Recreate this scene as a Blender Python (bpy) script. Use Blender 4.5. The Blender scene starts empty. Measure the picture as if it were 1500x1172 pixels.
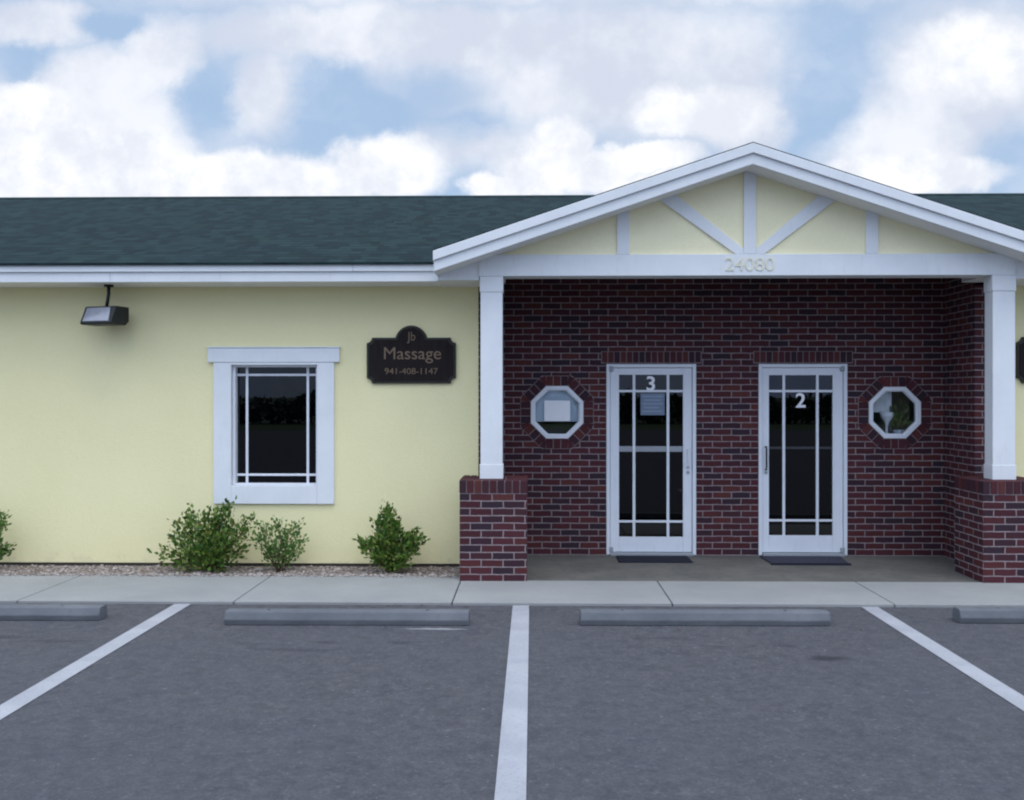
import bpy, bmesh, math, random
from mathutils import Vector, Matrix, noise as mnoise
R = math.radians
sc = bpy.context.scene
col = sc.collection

# ------------------------------------------------------------------ camera
cam_d = bpy.data.cameras.new("camera"); cam = bpy.data.objects.new("camera", cam_d); col.objects.link(cam)
cam.location = (0, 0, 1.70)
cam.rotation_euler = (R(90), 0, math.atan(30 / 1458))
cam_d.sensor_width = 36; cam_d.lens = 36 * 1458 / 1500
cam_d.shift_y = -5 / 1500
cam_d.clip_start = .05; cam_d.clip_end = 6000
sc.camera = cam

sc.cycles.filter_width = 2.1      # soft small-sensor lens

# ------------------------------------------------------------------ light and exposure
SUN_EL, SUN_AZ = 66, 150          # azimuth measured from +Y (into the building) towards +X
sc.view_settings.view_transform = 'Standard'; sc.view_settings.look = 'None'
sc.view_settings.gamma = 1; sc.view_settings.exposure = 0.0; sc.view_settings.use_curve_mapping = False
sun_d = bpy.data.lights.new("sun", 'SUN'); sun_d.energy = 0.9; sun_d.angle = R(30); sun_d.color = (1.0, .97, .92)
sun = bpy.data.objects.new("sun", sun_d); col.objects.link(sun)
sv = Vector((math.sin(R(SUN_AZ)) * math.cos(R(SUN_EL)), math.cos(R(SUN_AZ)) * math.cos(R(SUN_EL)), math.sin(R(SUN_EL))))
sun.rotation_euler = sv.to_track_quat('Z', 'Y').to_euler(); sun.location = sv * 60

# ------------------------------------------------------------------ node helper
class NT:
    def __init__(s, tree): s.t = tree; s.n = tree.nodes; s.l = tree.links; s.n.clear()
    def new(s, typ, ins=None, **kw):
        nd = s.n.new(typ)
        for k, v in kw.items(): setattr(nd, k, v)
        if ins:
            for k, v in ins.items():
                if isinstance(v, bpy.types.NodeSocket): s.l.new(v, nd.inputs[k])
                elif v is not None: nd.inputs[k].default_value = v
        return nd
    def m(s, op, a, b=None, c=None, clamp=False):
        nd = s.new('ShaderNodeMath', {0: a, 1: b, 2: c}, operation=op); nd.use_clamp = clamp
        return nd.outputs[0]
    def vm(s, op, a, b=None):
        nd = s.new('ShaderNodeVectorMath', {0: a, 1: b}, operation=op)
        return nd.outputs['Value'] if op in ('LENGTH', 'DOT_PRODUCT') else nd.outputs[0]
    def ss(s, x, lo, hi, a=0., b=1.):
        return s.new('ShaderNodeMapRange', {0: x, 1: lo, 2: hi, 3: a, 4: b}, interpolation_type='SMOOTHSTEP').outputs[0]
    def mr(s, x, lo, hi, a=0., b=1.):
        return s.new('ShaderNodeMapRange', {0: x, 1: lo, 2: hi, 3: a, 4: b}).outputs[0]
    def mix(s, f, a, b, mode='MIX'):
        nd = s.new('ShaderNodeMix', data_type='RGBA', blend_type=mode)
        for i, v in ((0, f), (6, a), (7, b)):
            if isinstance(v, bpy.types.NodeSocket): s.l.new(v, nd.inputs[i])
            else: nd.inputs[i].default_value = (tuple(v) + (1,) if isinstance(v, tuple) and len(v) == 3 else v)
        return nd.outputs[2]
    def noise(s, vec, scale, detail=4, rough=.55, dist=0., col=False):
        nd = s.new('ShaderNodeTexNoise', {'Vector': vec, 'Scale': scale, 'Detail': detail, 'Roughness': rough, 'Distortion': dist})
        return nd.outputs[1 if col else 0]
    def xyz(s, v):
        o = s.new('ShaderNodeSeparateXYZ', {0: v}).outputs; return o[0], o[1], o[2]
    def comb(s, x, y, z=0.):
        return s.new('ShaderNodeCombineXYZ', {0: x, 1: y, 2: z}).outputs[0]

# ------------------------------------------------------------------ sky
wd = bpy.data.worlds.new("World"); sc.world = wd; wd.use_nodes = True
w = NT(wd.node_tree)
gen = w.new('ShaderNodeTexCoord').outputs['Generated']
dx, dy, dz = w.xyz(gen)
sky = w.new('ShaderNodeTexSky', sky_type='NISHITA', sun_disc=False, sun_elevation=R(SUN_EL), sun_rotation=R(SUN_AZ),
            air_density=1.0, dust_density=1.2, ozone_density=1.0).outputs[0]
yc = w.m('MAXIMUM', dy, .12)
u = w.m('DIVIDE', dx, yc); v = w.m('DIVIDE', dz, yc)
uv = w.comb(u, v)
front = w.ss(dy, .25, .6)
n1 = w.noise(uv, 7, 8, .60, col=True)
n2 = w.noise(uv, 26, 6, .62, col=True)
wv = w.vm('ADD', w.vm('MULTIPLY', w.vm('SUBTRACT', n1, (.5, .5, .5)), (.060, .034, 0)),
          w.vm('MULTIPLY', w.vm('SUBTRACT', n2, (.5, .5, .5)), (.040, .034, 0)))
uvw = w.vm('ADD', uv, wv)
def blobs(lst):
    best = None
    for (px, py, rx, ry) in lst:      # bearing / elevation of each cloud bank as tangents
        d = w.vm('LENGTH', w.vm('MULTIPLY', w.vm('SUBTRACT', uvw, ((px - 780) / 1458, (581 - py) / 1458, 0)), (1458 / rx, 1458 / ry, 0)))
        best = d if best is None else w.m('SMOOTH_MIN', best, d, .12)
    return w.m('SUBTRACT', 1., best)
dA = blobs([(100, 205, 250, 125), (130, 110, 150, 50), (40, 30, 100, 36), (235, 75, 70, 60), (385, 135, 62, 72), (560, 45, 330, 50), (900, 100, 320, 105), (1080, 165, 100, 70), (700, 85, 190, 80),
            (1425, 120, 165, 125), (1320, 225, 130, 80), (850, -60, 900, 70), (700, 215, 120, 40)])
dB = blobs([(100, 240, 230, 85), (20, 150, 110, 46), (330, 262, 230, 50), (565, 248, 104, 62), (450, 272, 160, 36), (830, 252, 130, 46), (822, 212, 46, 42), (735, 272, 80, 24),
            (1030, 168, 120, 52), (940, 230, 90, 30), (1000, 270, 190, 26), (1340, 258, 140, 36), (1420, 95, 120, 80)])
gaps = blobs([(1200, 130, 62, 100), (300, 150, 46, 66), (500, 140, 130, 52), (150, 30, 60, 14), (28, 88, 40, 34), (1490, 225, 50, 60), (690, 205, 60, 44), (640, 120, 90, 40)])
dA = w.m('SUBTRACT', dA, w.ss(gaps, -.65, 1.05, 0., .60))
cA = w.m('MULTIPLY', w.ss(dA, -.46, .46), front)
cB = w.m('MULTIPLY', w.ss(dB, -.06, .40), front)
# remaining sky: scattered cloud by direction
nb = w.noise(gen, 2.6, 8, .6, .3)
cC = w.m('MULTIPLY', w.ss(nb, .36, .56), w.m('SUBTRACT', 1., front))
skyc = w.mix(.80, sky, (4.5, 6.2, 8.7))
veil = w.m('MULTIPLY', w.ss(w.noise(w.vm('MULTIPLY', uvw, (1., 1.6, 1.)), 4.5, 7, .62), .44, .78), .42)
skyc = w.mix(veil, skyc, (8.2, 8.9, 10.2))
gA = w.ss(w.noise(uv, 6, 6, .58), .40, .66)
colA = w.mix(gA, (6.7, 7.3, 8.6), (9.2, 9.5, 10.2))
colB = w.mix(w.ss(w.noise(uv, 13, 6, .62), .36, .62), (8.2, 8.6, 9.5), (10.4, 10.5, 10.9))
colC = w.mix(w.ss(w.noise(gen, 6, 5, .6), .3, .7), (12., 14.2, 18.5), (18., 20., 24.5))
colC = w.vm('MULTIPLY', colC, w.mix(w.ss(dz, .04, .85), (.40, .45, .56), (1.46, 1.44, 1.40)))
c = w.mix(cC, skyc, colC)
c = w.mix(cA, c, colA)
c = w.mix(cB, c, colB)
bg = w.new('ShaderNodeBackground', {0: c, 1: .10})
w.new('ShaderNodeOutputWorld', {0: bg.outputs[0]})

# ------------------------------------------------------------------ materials
M = {}
def mat(name):
    m = bpy.data.materials.new(name); m.use_nodes = True; M[name] = m
    t = NT(m.node_tree)
    return t
def finish(t, colr, rough=.6, bump=None, bs=.3, bd=.01, spec=.3, metal=0., coat=0.):
    ins = {'Base Color': colr if isinstance(colr, bpy.types.NodeSocket) else tuple(colr) + (1,), 'Roughness': rough,
           'Specular IOR Level': spec, 'Metallic': metal, 'Coat Weight': coat}
    if bump is not None:
        ins['Normal'] = t.new('ShaderNodeBump', {'Strength': bs, 'Distance': bd, 'Height': bump}).outputs[0]
    p = t.new('ShaderNodeBsdfPrincipled', ins)
    t.new('ShaderNodeOutputMaterial', {0: p.outputs[0]})
    return p
def objv(t): return t.new('ShaderNodeTexCoord').outputs['Object']

def paint(name, c, var=.06, rough=.5, dirt=(.45, .44, .40), dirt_amt=.10):
    t = mat(name); o = objv(t)
    a = t.noise(o, 3.5, 5, .6); b = t.noise(t.vm('MULTIPLY', o, (14., 14., 3.)), 1.6, 5, .65)
    k = t.mix(t.mr(a, .3, .7), tuple(x * (1 - var) for x in c), tuple(min(1, x * (1 + var * .4)) for x in c))
    k = t.mix(t.m('MULTIPLY', t.ss(b, .52, .76), dirt_amt), k, tuple(x * y for x, y in zip(c, dirt)))
    finish(t, k, t.mr(b, .3, .7, rough - .08, rough + .12), t.noise(o, 60, 3), .10, .004)
paint('white_trim', (.755, .77, .765))
paint('white_frame', (.74, .76, .79), .05, .4, (.5, .5, .5), .15)
paint('soffit_paint', (.80, .79, .76), .06, .6)
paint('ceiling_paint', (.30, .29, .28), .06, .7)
paint('dark_metal', (.016, .018, .018), .2, .45)
paint('bronze_metal', (.05, .05, .055), .2, .35)
paint('steel', (.32, .34, .36), .1, .35)
paint('paper', (.86, .87, .88), .03, .7)
paint('porcelain', (.78, .80, .82), .03, .25)
paint('notice_sheet', (.17, .22, .29), .08, .8)
paint('notice_print', (.27, .32, .40), .08, .8)
paint('blind_cloth', (.60, .68, .76), .08, .8)
paint('room_plaster', (.20, .22, .24), .1, .8)
paint('sign_board', (.011, .006, .0055), .25, .75, (.6, .6, .6), .3)
paint('sign_edge', (.030, .029, .020), .25, .45)
paint('sign_letter', (.19, .13, .085), .2, .5)
paint('number_tan', (.77, .74, .58), .08, .5)
paint('number_white', (.85, .86, .88), .03, .5)

# stucco
for _nm, _g in (('yellow_stucco', (1., 1., 1.)), ('gable_stucco', (1.05, 1.06, 1.22))):
  t = mat(_nm); o = objv(t)
  big = t.noise(o, .9, 5, .6); mid = t.noise(t.vm('MULTIPLY', o, (3., 3., 1.2)), 2.2, 6, .65); fine = t.noise(o, 75, 4, .7)
  k = t.mix(t.mr(big, .3, .7), (.850, .775, .435), (.890, .815, .475))
  k = t.mix(t.m('MULTIPLY', t.ss(mid, .5, .75), .05), k, (.63, .57, .33))
  k = t.mix(t.mr(fine, .35, .65, 0., .10), k, (.50, .45, .26))
  ox, oy, oz = t.xyz(o)
  base_dirt = t.m('MULTIPLY', t.ss(t.m('ADD', oz, t.mr(t.noise(o, 5, 5, .7), .3, .7, -.10, .10)), .08, .0), .14)
  k = t.mix(base_dirt, k, (.34, .27, .20))
  k = t.mix(1., k, _g, 'MULTIPLY')
  finish(t, k, .85, t.m('ADD', fine, t.m('MULTIPLY', t.noise(o, 22, 3), .6)), .55, .006, .2)

# brick
def brick_colour(t, rnd, o):
    ramp = t.new('ShaderNodeValToRGB', {0: rnd}); cr = ramp.color_ramp; cr.interpolation = 'CONSTANT'
    bk = (1.0, 1.04, .88)
    cols = [(.0, (0.0779, 0.0180, 0.0238)), (.16, (0.0554, 0.0168, 0.0264)), (.30, (0.0924, 0.0216, 0.0251)), (.44, (0.0409, 0.0162, 0.0277)),
            (.56, (0.0818, 0.0198, 0.0290)), (.70, (0.0634, 0.0150, 0.0218)), (.84, (0.1056, 0.0276, 0.0277)), (.93, (0.0330, 0.0180, 0.0304))]
    while len(cr.elements) > 1: cr.elements.remove(cr.elements[-1])
    cr.elements[0].position = 0; cr.elements[0].color = cols[0][1] + (1,)
    cols = [(p, tuple(x * y for x, y in zip(cc, bk))) for p, cc in cols]
    cr.elements[0].color = cols[0][1] + (1,)
    for p, cc in cols[1:]:
        e = cr.elements.new(p); e.color = cc + (1,)
    k = t.mix(t.mr(t.noise(o, 30, 5, .7), .3, .7, .0, .35), ramp.outputs[0], (.030, .012, .018))
    return k
t = mat('brick'); o = objv(t)
ox, oy, oz = t.xyz(o)
nx, ny, nz = t.xyz(t.new('ShaderNodeNewGeometry').outputs['Normal'])
side = t.m('GREATER_THAN', t.m('ABSOLUTE', nx), .6)
hx = t.m('ADD', t.m('MULTIPLY', ox, t.m('SUBTRACT', 1., side)), t.m('MULTIPLY', oy, side))
wob = t.mr(t.noise(o, 9, 3), .3, .7, -.0022, .0022)
BW, BH, MT = .2032, .0677, .0105
hz = t.m('ADD', oz, wob)
row = t.m('FLOOR', t.m('DIVIDE', hz, BH))
shift = t.m('MULTIPLY', t.m('FLOORED_MODULO', row, 2.), BW / 2)
hx2 = t.m('ADD', t.m('ADD', hx, shift), t.m('MULTIPLY', wob, 1.6))
colm = t.m('FLOOR', t.m('DIVIDE', hx2, BW))
fx = t.m('SUBTRACT', hx2, t.m('MULTIPLY', colm, BW)); fz = t.m('SUBTRACT', hz, t.m('MULTIPLY', row, BH))
ex = t.m('MINIMUM', fx, t.m('SUBTRACT', BW, fx)); ez = t.m('MINIMUM', fz, t.m('SUBTRACT', BH, fz))
edge = t.m('ADD', t.m('MINIMUM', ex, ez), t.mr(t.noise(o, 90, 3), .3, .7, -.0014, .0014))
inb = t.ss(edge, MT / 2 - .0012, MT / 2 + .0016)
rnd = t.new('ShaderNodeTexWhiteNoise', {'Vector': t.comb(colm, row, side)}, noise_dimensions='3D').outputs[0]
bc = brick_colour(t, rnd, o)
mc = t.mix(t.mr(t.noise(o, 14, 5, .7), .3, .7), (.18, .142, .145), (.33, .268, .27))
k = t.mix(inb, mc, bc)
finish(t, k, .8, t.m('ADD', t.m('MULTIPLY', inb, 1.), t.m('MULTIPLY', t.noise(o, 120, 3), .25)), .8, .006, .25)
t = mat('brick_unit'); o = objv(t)
finish(t, brick_colour(t, t.new('ShaderNodeNewGeometry').outputs['Random Per Island'], o), .8, t.noise(o, 120, 3), .4, .004, .25)
t = mat('mortar'); o = objv(t)
finish(t, t.mix(t.mr(t.noise(o, 14, 5, .7), .3, .7), (.17, .135, .137), (.30, .245, .248)), .9, t.noise(o, 90, 3), .4, .004, .2)

# shingles
t = mat('shingle'); o = objv(t); ox, oy, oz = t.xyz(o)
nx, ny, nz = t.xyz(t.new('ShaderNodeNewGeometry').outputs['Normal'])
side = t.m('GREATER_THAN', t.m('ABSOLUTE', nx), .2)
along = t.m('ADD', t.m('MULTIPLY', ox, t.m('SUBTRACT', 1., side)), t.m('MULTIPLY', oy, side))
down = t.m('MULTIPLY', t.m('ADD', t.m('MULTIPLY', oy, t.m('SUBTRACT', 1., side)), t.m('MULTIPLY', ox, side)), 1.054)
SH, SW = .145, .12
dn = t.m('ADD', down, t.mr(t.noise(o, 3, 3), .3, .7, -.008, .008))
row = t.m('FLOOR', t.m('DIVIDE', dn, SH)); fr = t.m('SUBTRACT', t.m('DIVIDE', dn, SH), row)
off = t.new('ShaderNodeTexWhiteNoise', {'W': row}, noise_dimensions='1D').outputs[0]
ax = t.m('ADD', t.m('DIVIDE', along, SW), t.m('MULTIPLY', off, 3.7))
ax = t.m('ADD', ax, t.mr(t.noise(t.comb(t.m('MULTIPLY', along, 2.3), row), 1.3, 1), .2, .8, -.4, .4))
cl = t.m('FLOOR', ax)
rn = t.new('ShaderNodeTexWhiteNoise', {'Vector': t.comb(cl, row)}, noise_dimensions='2D').outputs[0]
k = t.mix(rn, (.0020, .0085, .0085), (.0135, .033, .030))
k = t.mix(t.mr(t.noise(o, 1.1, 5, .6), .3, .7, 0., .35), k, (.003, .013, .021))
k = t.mix(t.mr(t.noise(o, 170, 2), .3, .7, 0., .22), k, (.022, .046, .052))
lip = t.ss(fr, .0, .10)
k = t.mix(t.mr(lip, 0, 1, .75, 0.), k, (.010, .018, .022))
finish(t, k, .92, t.m('ADD', t.m('ADD', t.m('MULTIPLY', lip, .5), t.m('MULTIPLY', rn, .5)), t.m('SUBTRACT', 1., fr)), .7, .008, .2)

# asphalt
STAINS = [(1.954, 6.59, .22, .06), (1.93, 6.6, .13, .035), (-1.45, 6.95, .12, .05), (-.95, 6.95, .10, .06), (-1.6, 6.75, .3, .05), (.75, 7.1, .06, .04), (1.25, 6.9, .14, .03),
          (1.75, 6.9, .12, .05), (-3.35, 6.95, .28, .06), (-3.8, 7.05, .35, .07), (-1.2, 7.1, .10, .03), (.95, 7.12, .2, .03)]
t = mat('asphalt'); o = objv(t)
fine = t.noise(o, 60, 5, .85); vor = t.new('ShaderNodeTexVoronoi', {'Vector': o, 'Scale': 70.}); big = t.noise(o, .55, 6, .6); mid = t.noise(o, 3.2, 6, .65)
k = t.mix(t.mr(fine, .32, .68), (.025, .025, .031), (.134, .131, .140))
k = t.mix(t.mr(vor.outputs['Color'], 0., 1., 0., .42), k, (.165, .16, .165))
k = t.mix(t.ss(t.noise(o, 38, 2, .5), .66, .74), k, (.26, .25, .25))
k = t.mix(t.mr(t.noise(o, 24, 4, .8), .34, .66, 0., .55), k, (.038, .039, .046))
k = t.mix(t.ss(t.noise(o, 11, 6, .78), .42, .66, 0., .58), k, (.034, .034, .040))
k = t.mix(t.ss(t.noise(o, 17, 5, .8), .55, .72, 0., .60), k, (.185, .182, .185))
k = t.mix(t.mr(big, .3, .7, 0., .40), k, (.074, .077, .094))
k = t.mix(t.mr(mid, .35, .75, 0., .30), k, (.115, .108, .108))
st = None
ow = t.vm('ADD', o, t.vm('MULTIPLY', t.vm('SUBTRACT', t.noise(o, 6, 5, .6, col=True), (.5, .5, .5)), (.16, .12, 0)))
for (x, y, rx, ry) in STAINS:
    d = t.vm('LENGTH', t.vm('MULTIPLY', t.vm('SUBTRACT', ow, (x, y, 0)), (1 / rx, 1 / ry, 0)))
    st = d if st is None else t.m('MINIMUM', st, d)
k = t.mix(t.ss(st, 1.15, .2, 0., .42), k, (.022, .022, .030))
od = t.vm('LENGTH', t.vm('MULTIPLY', t.vm('SUBTRACT', ow, (1.954, 6.60, 0)), (1 / .17, 1 / .085, 0)))
k = t.mix(t.ss(od, 1.1, .3, 0., .60), k, (.024, .024, .032))
sm = t.vm('LENGTH', t.vm('MULTIPLY', t.vm('SUBTRACT', ow, (-.72, 7.37, 0)), (1 / .26, 1 / .03, 0)))
k = t.mix(t.ss(sm, 1.2, .4, 0., .55), k, (.42, .42, .42))
finish(t, k, .88, t.m('ADD', fine, t.m('MULTIPLY', vor.outputs['Distance'], .8)), .7, .008, .25)

t = mat('road_paint'); o = objv(t)
wn = t.noise(o, 45, 5, .75); big = t.noise(o, 2.2, 5, .6)
k = t.mix(t.mr(big, .3, .7), (.29, .295, .315), (.40, .40, .415))
k = t.mix(t.ss(wn, .54, .70, 0., .70), k, (.13, .13, .14))
finish(t, k, .7, wn, .4, .004, .3)

def concrete(name, c1, c2, stain, amt, sc_=1.):
    t = mat(name); o = objv(t)
    a = t.noise(o, 1.1 * sc_, 6, .62); b = t.noise(o, 7 * sc_, 6, .7); f = t.noise(o, 110, 4, .7)
    k = t.mix(t.mr(a, .3, .7), c1, c2)
    k = t.mix(t.ss(b, .5, .75, 0., amt), k, stain)
    k = t.mix(t.mr(f, .35, .65, 0., .18), k, tuple(x * .6 for x in c1))
    finish(t, k, .85, t.m('ADD', f, t.m('MULTIPLY', b, .5)), .4, .004, .25)
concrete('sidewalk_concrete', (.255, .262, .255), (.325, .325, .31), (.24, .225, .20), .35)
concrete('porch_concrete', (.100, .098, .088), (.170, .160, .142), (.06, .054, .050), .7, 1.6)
concrete('stop_concrete', (.100, .108, .118), (.155, .163, .172), (.10, .105, .11), .55, 2.)
concrete('foundation', (.09, .075, .06), (.13, .105, .085), (.05, .04, .035), .6)
concrete('soil', (.20, .16, .13), (.30, .25, .21), (.12, .09, .07), .5, 3.)
t = mat('gravel_stone')
ri = t.new('ShaderNodeNewGeometry').outputs['Random Per Island']
ramp = t.new('ShaderNodeValToRGB', {0: ri}); cr = ramp.color_ramp
cr.elements[0].color = (.17, .13, .105, 1); cr.elements[1].color = (.46, .41, .375, 1); e = cr.elements.new(.5); e.color = (.30, .255, .225, 1)
finish(t, ramp.outputs[0], .8)
t = mat('lawn'); o = objv(t)
finish(t, t.mix(t.noise(o, 2, 6, .7), (.03, .055, .018), (.07, .10, .035)), .95)
t = mat('mat_rubber'); o = objv(t)
finish(t, t.mix(t.noise(o, 120, 3), (.010, .011, .018), (.035, .037, .05)), .95, t.noise(o, 160, 2), .6, .005, .1)
t = mat('mat_worn'); o = objv(t)
finish(t, t.mix(t.ss(t.noise(o, 60, 4, .7), .35, .65), (.025, .025, .042), (.085, .085, .11)), .95, t.noise(o, 160, 2), .6, .005, .1)

t = mat('dark_glass')
finish(t, (.0003, .0004, .0008), .01, spec=.5)
t = mat('bulb_glass'); o = objv(t)
finish(t, t.mix(t.noise(o, 14, 3), (.16, .17, .20), (.33, .35, .39)), .12, spec=.5)
t = mat('clear_glass')
fr = t.new('ShaderNodeFresnel', {'IOR': 1.5}).outputs[0]
tr = t.new('ShaderNodeBsdfTransparent', {0: (.95, .97, .98, 1)}); gl = t.new('ShaderNodeBsdfGlossy', {0: (1, 1, 1, 1), 'Roughness': .01})
mx = t.new('ShaderNodeMixShader', {0: fr, 1: tr.outputs[0], 2: gl.outputs[0]})
t.new('ShaderNodeOutputMaterial', {0: mx.outputs[0]})

def leaf_mat(name, cols):
    t = mat(name); ri = t.new('ShaderNodeNewGeometry').outputs['Random Per Island']
    ramp = t.new('ShaderNodeValToRGB', {0: ri}); cr = ramp.color_ramp
    cr.elements[0].color = cols[0] + (1,); cr.elements[1].color = cols[-1] + (1,)
    for i, cc in enumerate(cols[1:-1]):
        e = cr.elements.new((i + 1) / (len(cols) - 1)); e.color = cc + (1,)
    p = t.new('ShaderNodeBsdfPrincipled', {'Base Color': ramp.outputs[0], 'Roughness': .45, 'Specular IOR Level': .4})
    tl = t.new('ShaderNodeBsdfTranslucent', {0: ramp.outputs[0]})
    mx = t.new('ShaderNodeMixShader', {0: .25, 1: p.outputs[0], 2: tl.outputs[0]})
    t.new('ShaderNodeOutputMaterial', {0: mx.outputs[0]})
leaf_mat('leaf_dark', [(.022, .060, .010), (.045, .115, .016), (.075, .165, .022), (.110, .210, .030), (.17, .25, .040), (.24, .23, .060)])
leaf_mat('leaf_light', [(.030, .09, .018), (.060, .15, .026), (.10, .21, .04), (.16, .27, .06), (.20, .22, .08)])
leaf_mat('leaf_dry', [(.06, .035, .018), (.12, .07, .03), (.20, .13, .06)])
leaf_mat('leaf_far', [(.012, .03, .010), (.02, .045, .014), (.03, .06, .018)])
paint('bark', (.10, .065, .045), .3, .9)

# ------------------------------------------------------------------ mesh helpers
class MB:
    def __init__(s): s.b = bmesh.new()
    def face(s, pts):
        return s.b.faces.new([s.b.verts.new(p) for p in pts])
    def box(s, x0, x1, y0, y1, z0, z1):
        vs = [s.b.verts.new((x, y, z)) for x in (x0, x1) for y in (y0, y1) for z in (z0, z1)]
        for f in ((0, 1, 3, 2), (4, 6, 7, 5), (0, 4, 5, 1), (2, 3, 7, 6), (0, 2, 6, 4), (1, 5, 7, 3)):
            s.b.faces.new([vs[i] for i in f])
        return s
    def prism(s, pts, a0, a1, axis='y'):
        """polygon (h, z) extruded along y (or (y, z) along x, or (x, y) along z)"""
        mk = {'y': lambda p, a: (p[0], a, p[1]), 'x': lambda p, a: (a, p[0], p[1]), 'z': lambda p, a: (p[0], p[1], a)}[axis]
        A = [s.b.verts.new(mk(p, a0)) for p in pts]; B = [s.b.verts.new(mk(p, a1)) for p in pts]
        n = len(pts)
        s.b.faces.new(A); s.b.faces.new(B[::-1])
        for i in range(n): s.b.faces.new([A[i], B[i], B[(i + 1) % n], A[(i + 1) % n]])
        return s
    def ring(s, outer, inner, a0, a1):
        n = len(outer)
        vs = [[s.b.verts.new((p[0], a, p[1])) for p in L] for L in (outer, inner) for a in (a0, a1)]
        o0, o1, i0, i1 = vs
        for i in range(n):
            j = (i + 1) % n
            s.b.faces.new([o0[i], o0[j], i0[j], i0[i]]); s.b.faces.new([o1[i], i1[i], i1[j], o1[j]])
            s.b.faces.new([o0[i], o1[i], o1[j], o0[j]]); s.b.faces.new([i0[i], i0[j], i1[j], i1[i]])
        return s
    def tube(s, pts, r, seg=8, r1=None):
        pts = [Vector(p) for p in pts]; prev = None; n = len(pts)
        for i, p in enumerate(pts):
            d = (pts[min(i + 1, n - 1)] - pts[max(i - 1, 0)]).normalized()
            a = d.orthogonal().normalized(); b = d.cross(a)
            rr = r if r1 is None else r + (r1 - r) * i / (n - 1)
            cur = [s.b.verts.new(p + (a * math.cos(q) + b * math.sin(q)) * rr) for q in [2 * math.pi * k / seg for k in range(seg)]]
            if prev:
                for k in range(seg): s.b.faces.new([prev[k], prev[(k + 1) % seg], cur[(k + 1) % seg], cur[k]])
            else: s.b.faces.new(cur[::-1])
            prev = cur
        s.b.faces.new(prev)
        return s
    def lathe(s, prof, cx, cy, seg=20):
        prev = None
        for r, z in prof:
            cur = [s.b.verts.new((cx + r * math.cos(2 * math.pi * k / seg), cy + r * math.sin(2 * math.pi * k / seg), z)) for k in range(seg)]
            if prev:
                for k in range(seg): s.b.faces.new([prev[k], prev[(k + 1) % seg], cur[(k + 1) % seg], cur[k]])
            prev = cur
        return s
    def xform(s, mtx): bmesh.ops.transform(s.b, matrix=mtx, verts=s.b.verts); return s
    def build(s, name, m, parent=None, origin=(0, 0, 0), bevel=0, seg=2, smooth=False, flip=True):
        if flip: bmesh.ops.recalc_face_normals(s.b, faces=s.b.faces)
        if any(origin): bmesh.ops.translate(s.b, vec=[-q for q in origin], verts=s.b.verts)
        me = bpy.data.meshes.new(name); s.b.to_mesh(me); s.b.free()
        me.materials.append(M[m])
        ob = bpy.data.objects.new(name, me); col.objects.link(ob)
        ob.location = origin
        if parent is not None:
            ob.parent = parent
            ob.location = Vector(origin) - world_loc(parent)
        if smooth:
            for p in me.polygons: p.use_smooth = True
        if bevel:
            bv = ob.modifiers.new('bevel', 'BEVEL'); bv.width = bevel; bv.segments = seg; bv.limit_method = 'ANGLE'; bv.angle_limit = R(40)
        return ob
def world_loc(o):
    l = Vector(o.location)
    while o.parent is not None:
        o = o.parent; l += o.location
    return l
def tag(o, label=None, cat=None, group=None, kind=None):
    for k, vv in (('label', label), ('category', cat), ('group', group), ('kind', kind)):
        if vv: o[k] = vv
    return o
def empty(name, loc, label, cat, group=None):
    o = bpy.data.objects.new(name, None); col.objects.link(o); o.location = loc; o.empty_display_size = .1
    return tag(o, label, cat, group)
def lettering(name, lines, m, parent, y, ext=.004, bold=0.):
    """lines: (text, centre x, baseline z, size, x stretch); letters stand on the plane y, facing -Y"""
    b = bmesh.new()
    for (txt, cx, bz, size, sx) in lines:
        cu = bpy.data.curves.new('tmp', 'FONT'); cu.body = txt; cu.size = size; cu.align_x = 'CENTER'; cu.extrude = ext / 2; cu.offset = bold
        ob = bpy.data.objects.new('tmp', cu); col.objects.link(ob)
        ob.rotation_euler = (R(90), 0, 0); ob.scale = (sx, 1, 1); ob.location = (cx, y, bz)
        dg = bpy.context.evaluated_depsgraph_get(); dg.update()
        ev = ob.evaluated_get(dg); me = bpy.data.meshes.new_from_object(ev); me.transform(ob.matrix_world if ob.matrix_world[0][3] == cx else ob.matrix_basis)
        b.from_mesh(me)
        bpy.data.objects.remove(ob); bpy.data.curves.remove(cu); bpy.data.meshes.remove(me)
    x = MB(); x.b.free(); x.b = b
    return x.build(name, m, parent, flip=False)
def wall_front(mb, x0, x1, z0, z1, y, holes, depth=.2):
    """front skin of a wall on the plane y with rectangular holes and their reveals"""
    xs = sorted({x0, x1, *[h[0] for h in holes], *[h[1] for h in holes]}); zs = sorted({z0, z1, *[h[2] for h in holes], *[h[3] for h in holes]})
    for i in range(len(xs) - 1):
        for j in range(len(zs) - 1):
            cx, cz = (xs[i] + xs[i + 1]) / 2, (zs[j] + zs[j + 1]) / 2
            if any(h[0] < cx < h[1] and h[2] < cz < h[3] for h in holes): continue
            mb.face([(xs[i], y, zs[j]), (xs[i + 1], y, zs[j]), (xs[i + 1], y, zs[j + 1]), (xs[i], y, zs[j + 1])])
    for h in holes:
        if len(h) > 4: continue
        a, b, c_, d = h; Y = y + depth
        mb.face([(a, y, c_), (a, y, d), (a, Y, d), (a, Y, c_)]); mb.face([(b, y, c_), (b, Y, c_), (b, Y, d), (b, y, d)])
        mb.face([(a, y, d), (b, y, d), (b, Y, d), (a, Y, d)]); mb.face([(a, y, c_), (a, Y, c_), (b, Y, c_), (b, y, c_)])
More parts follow.
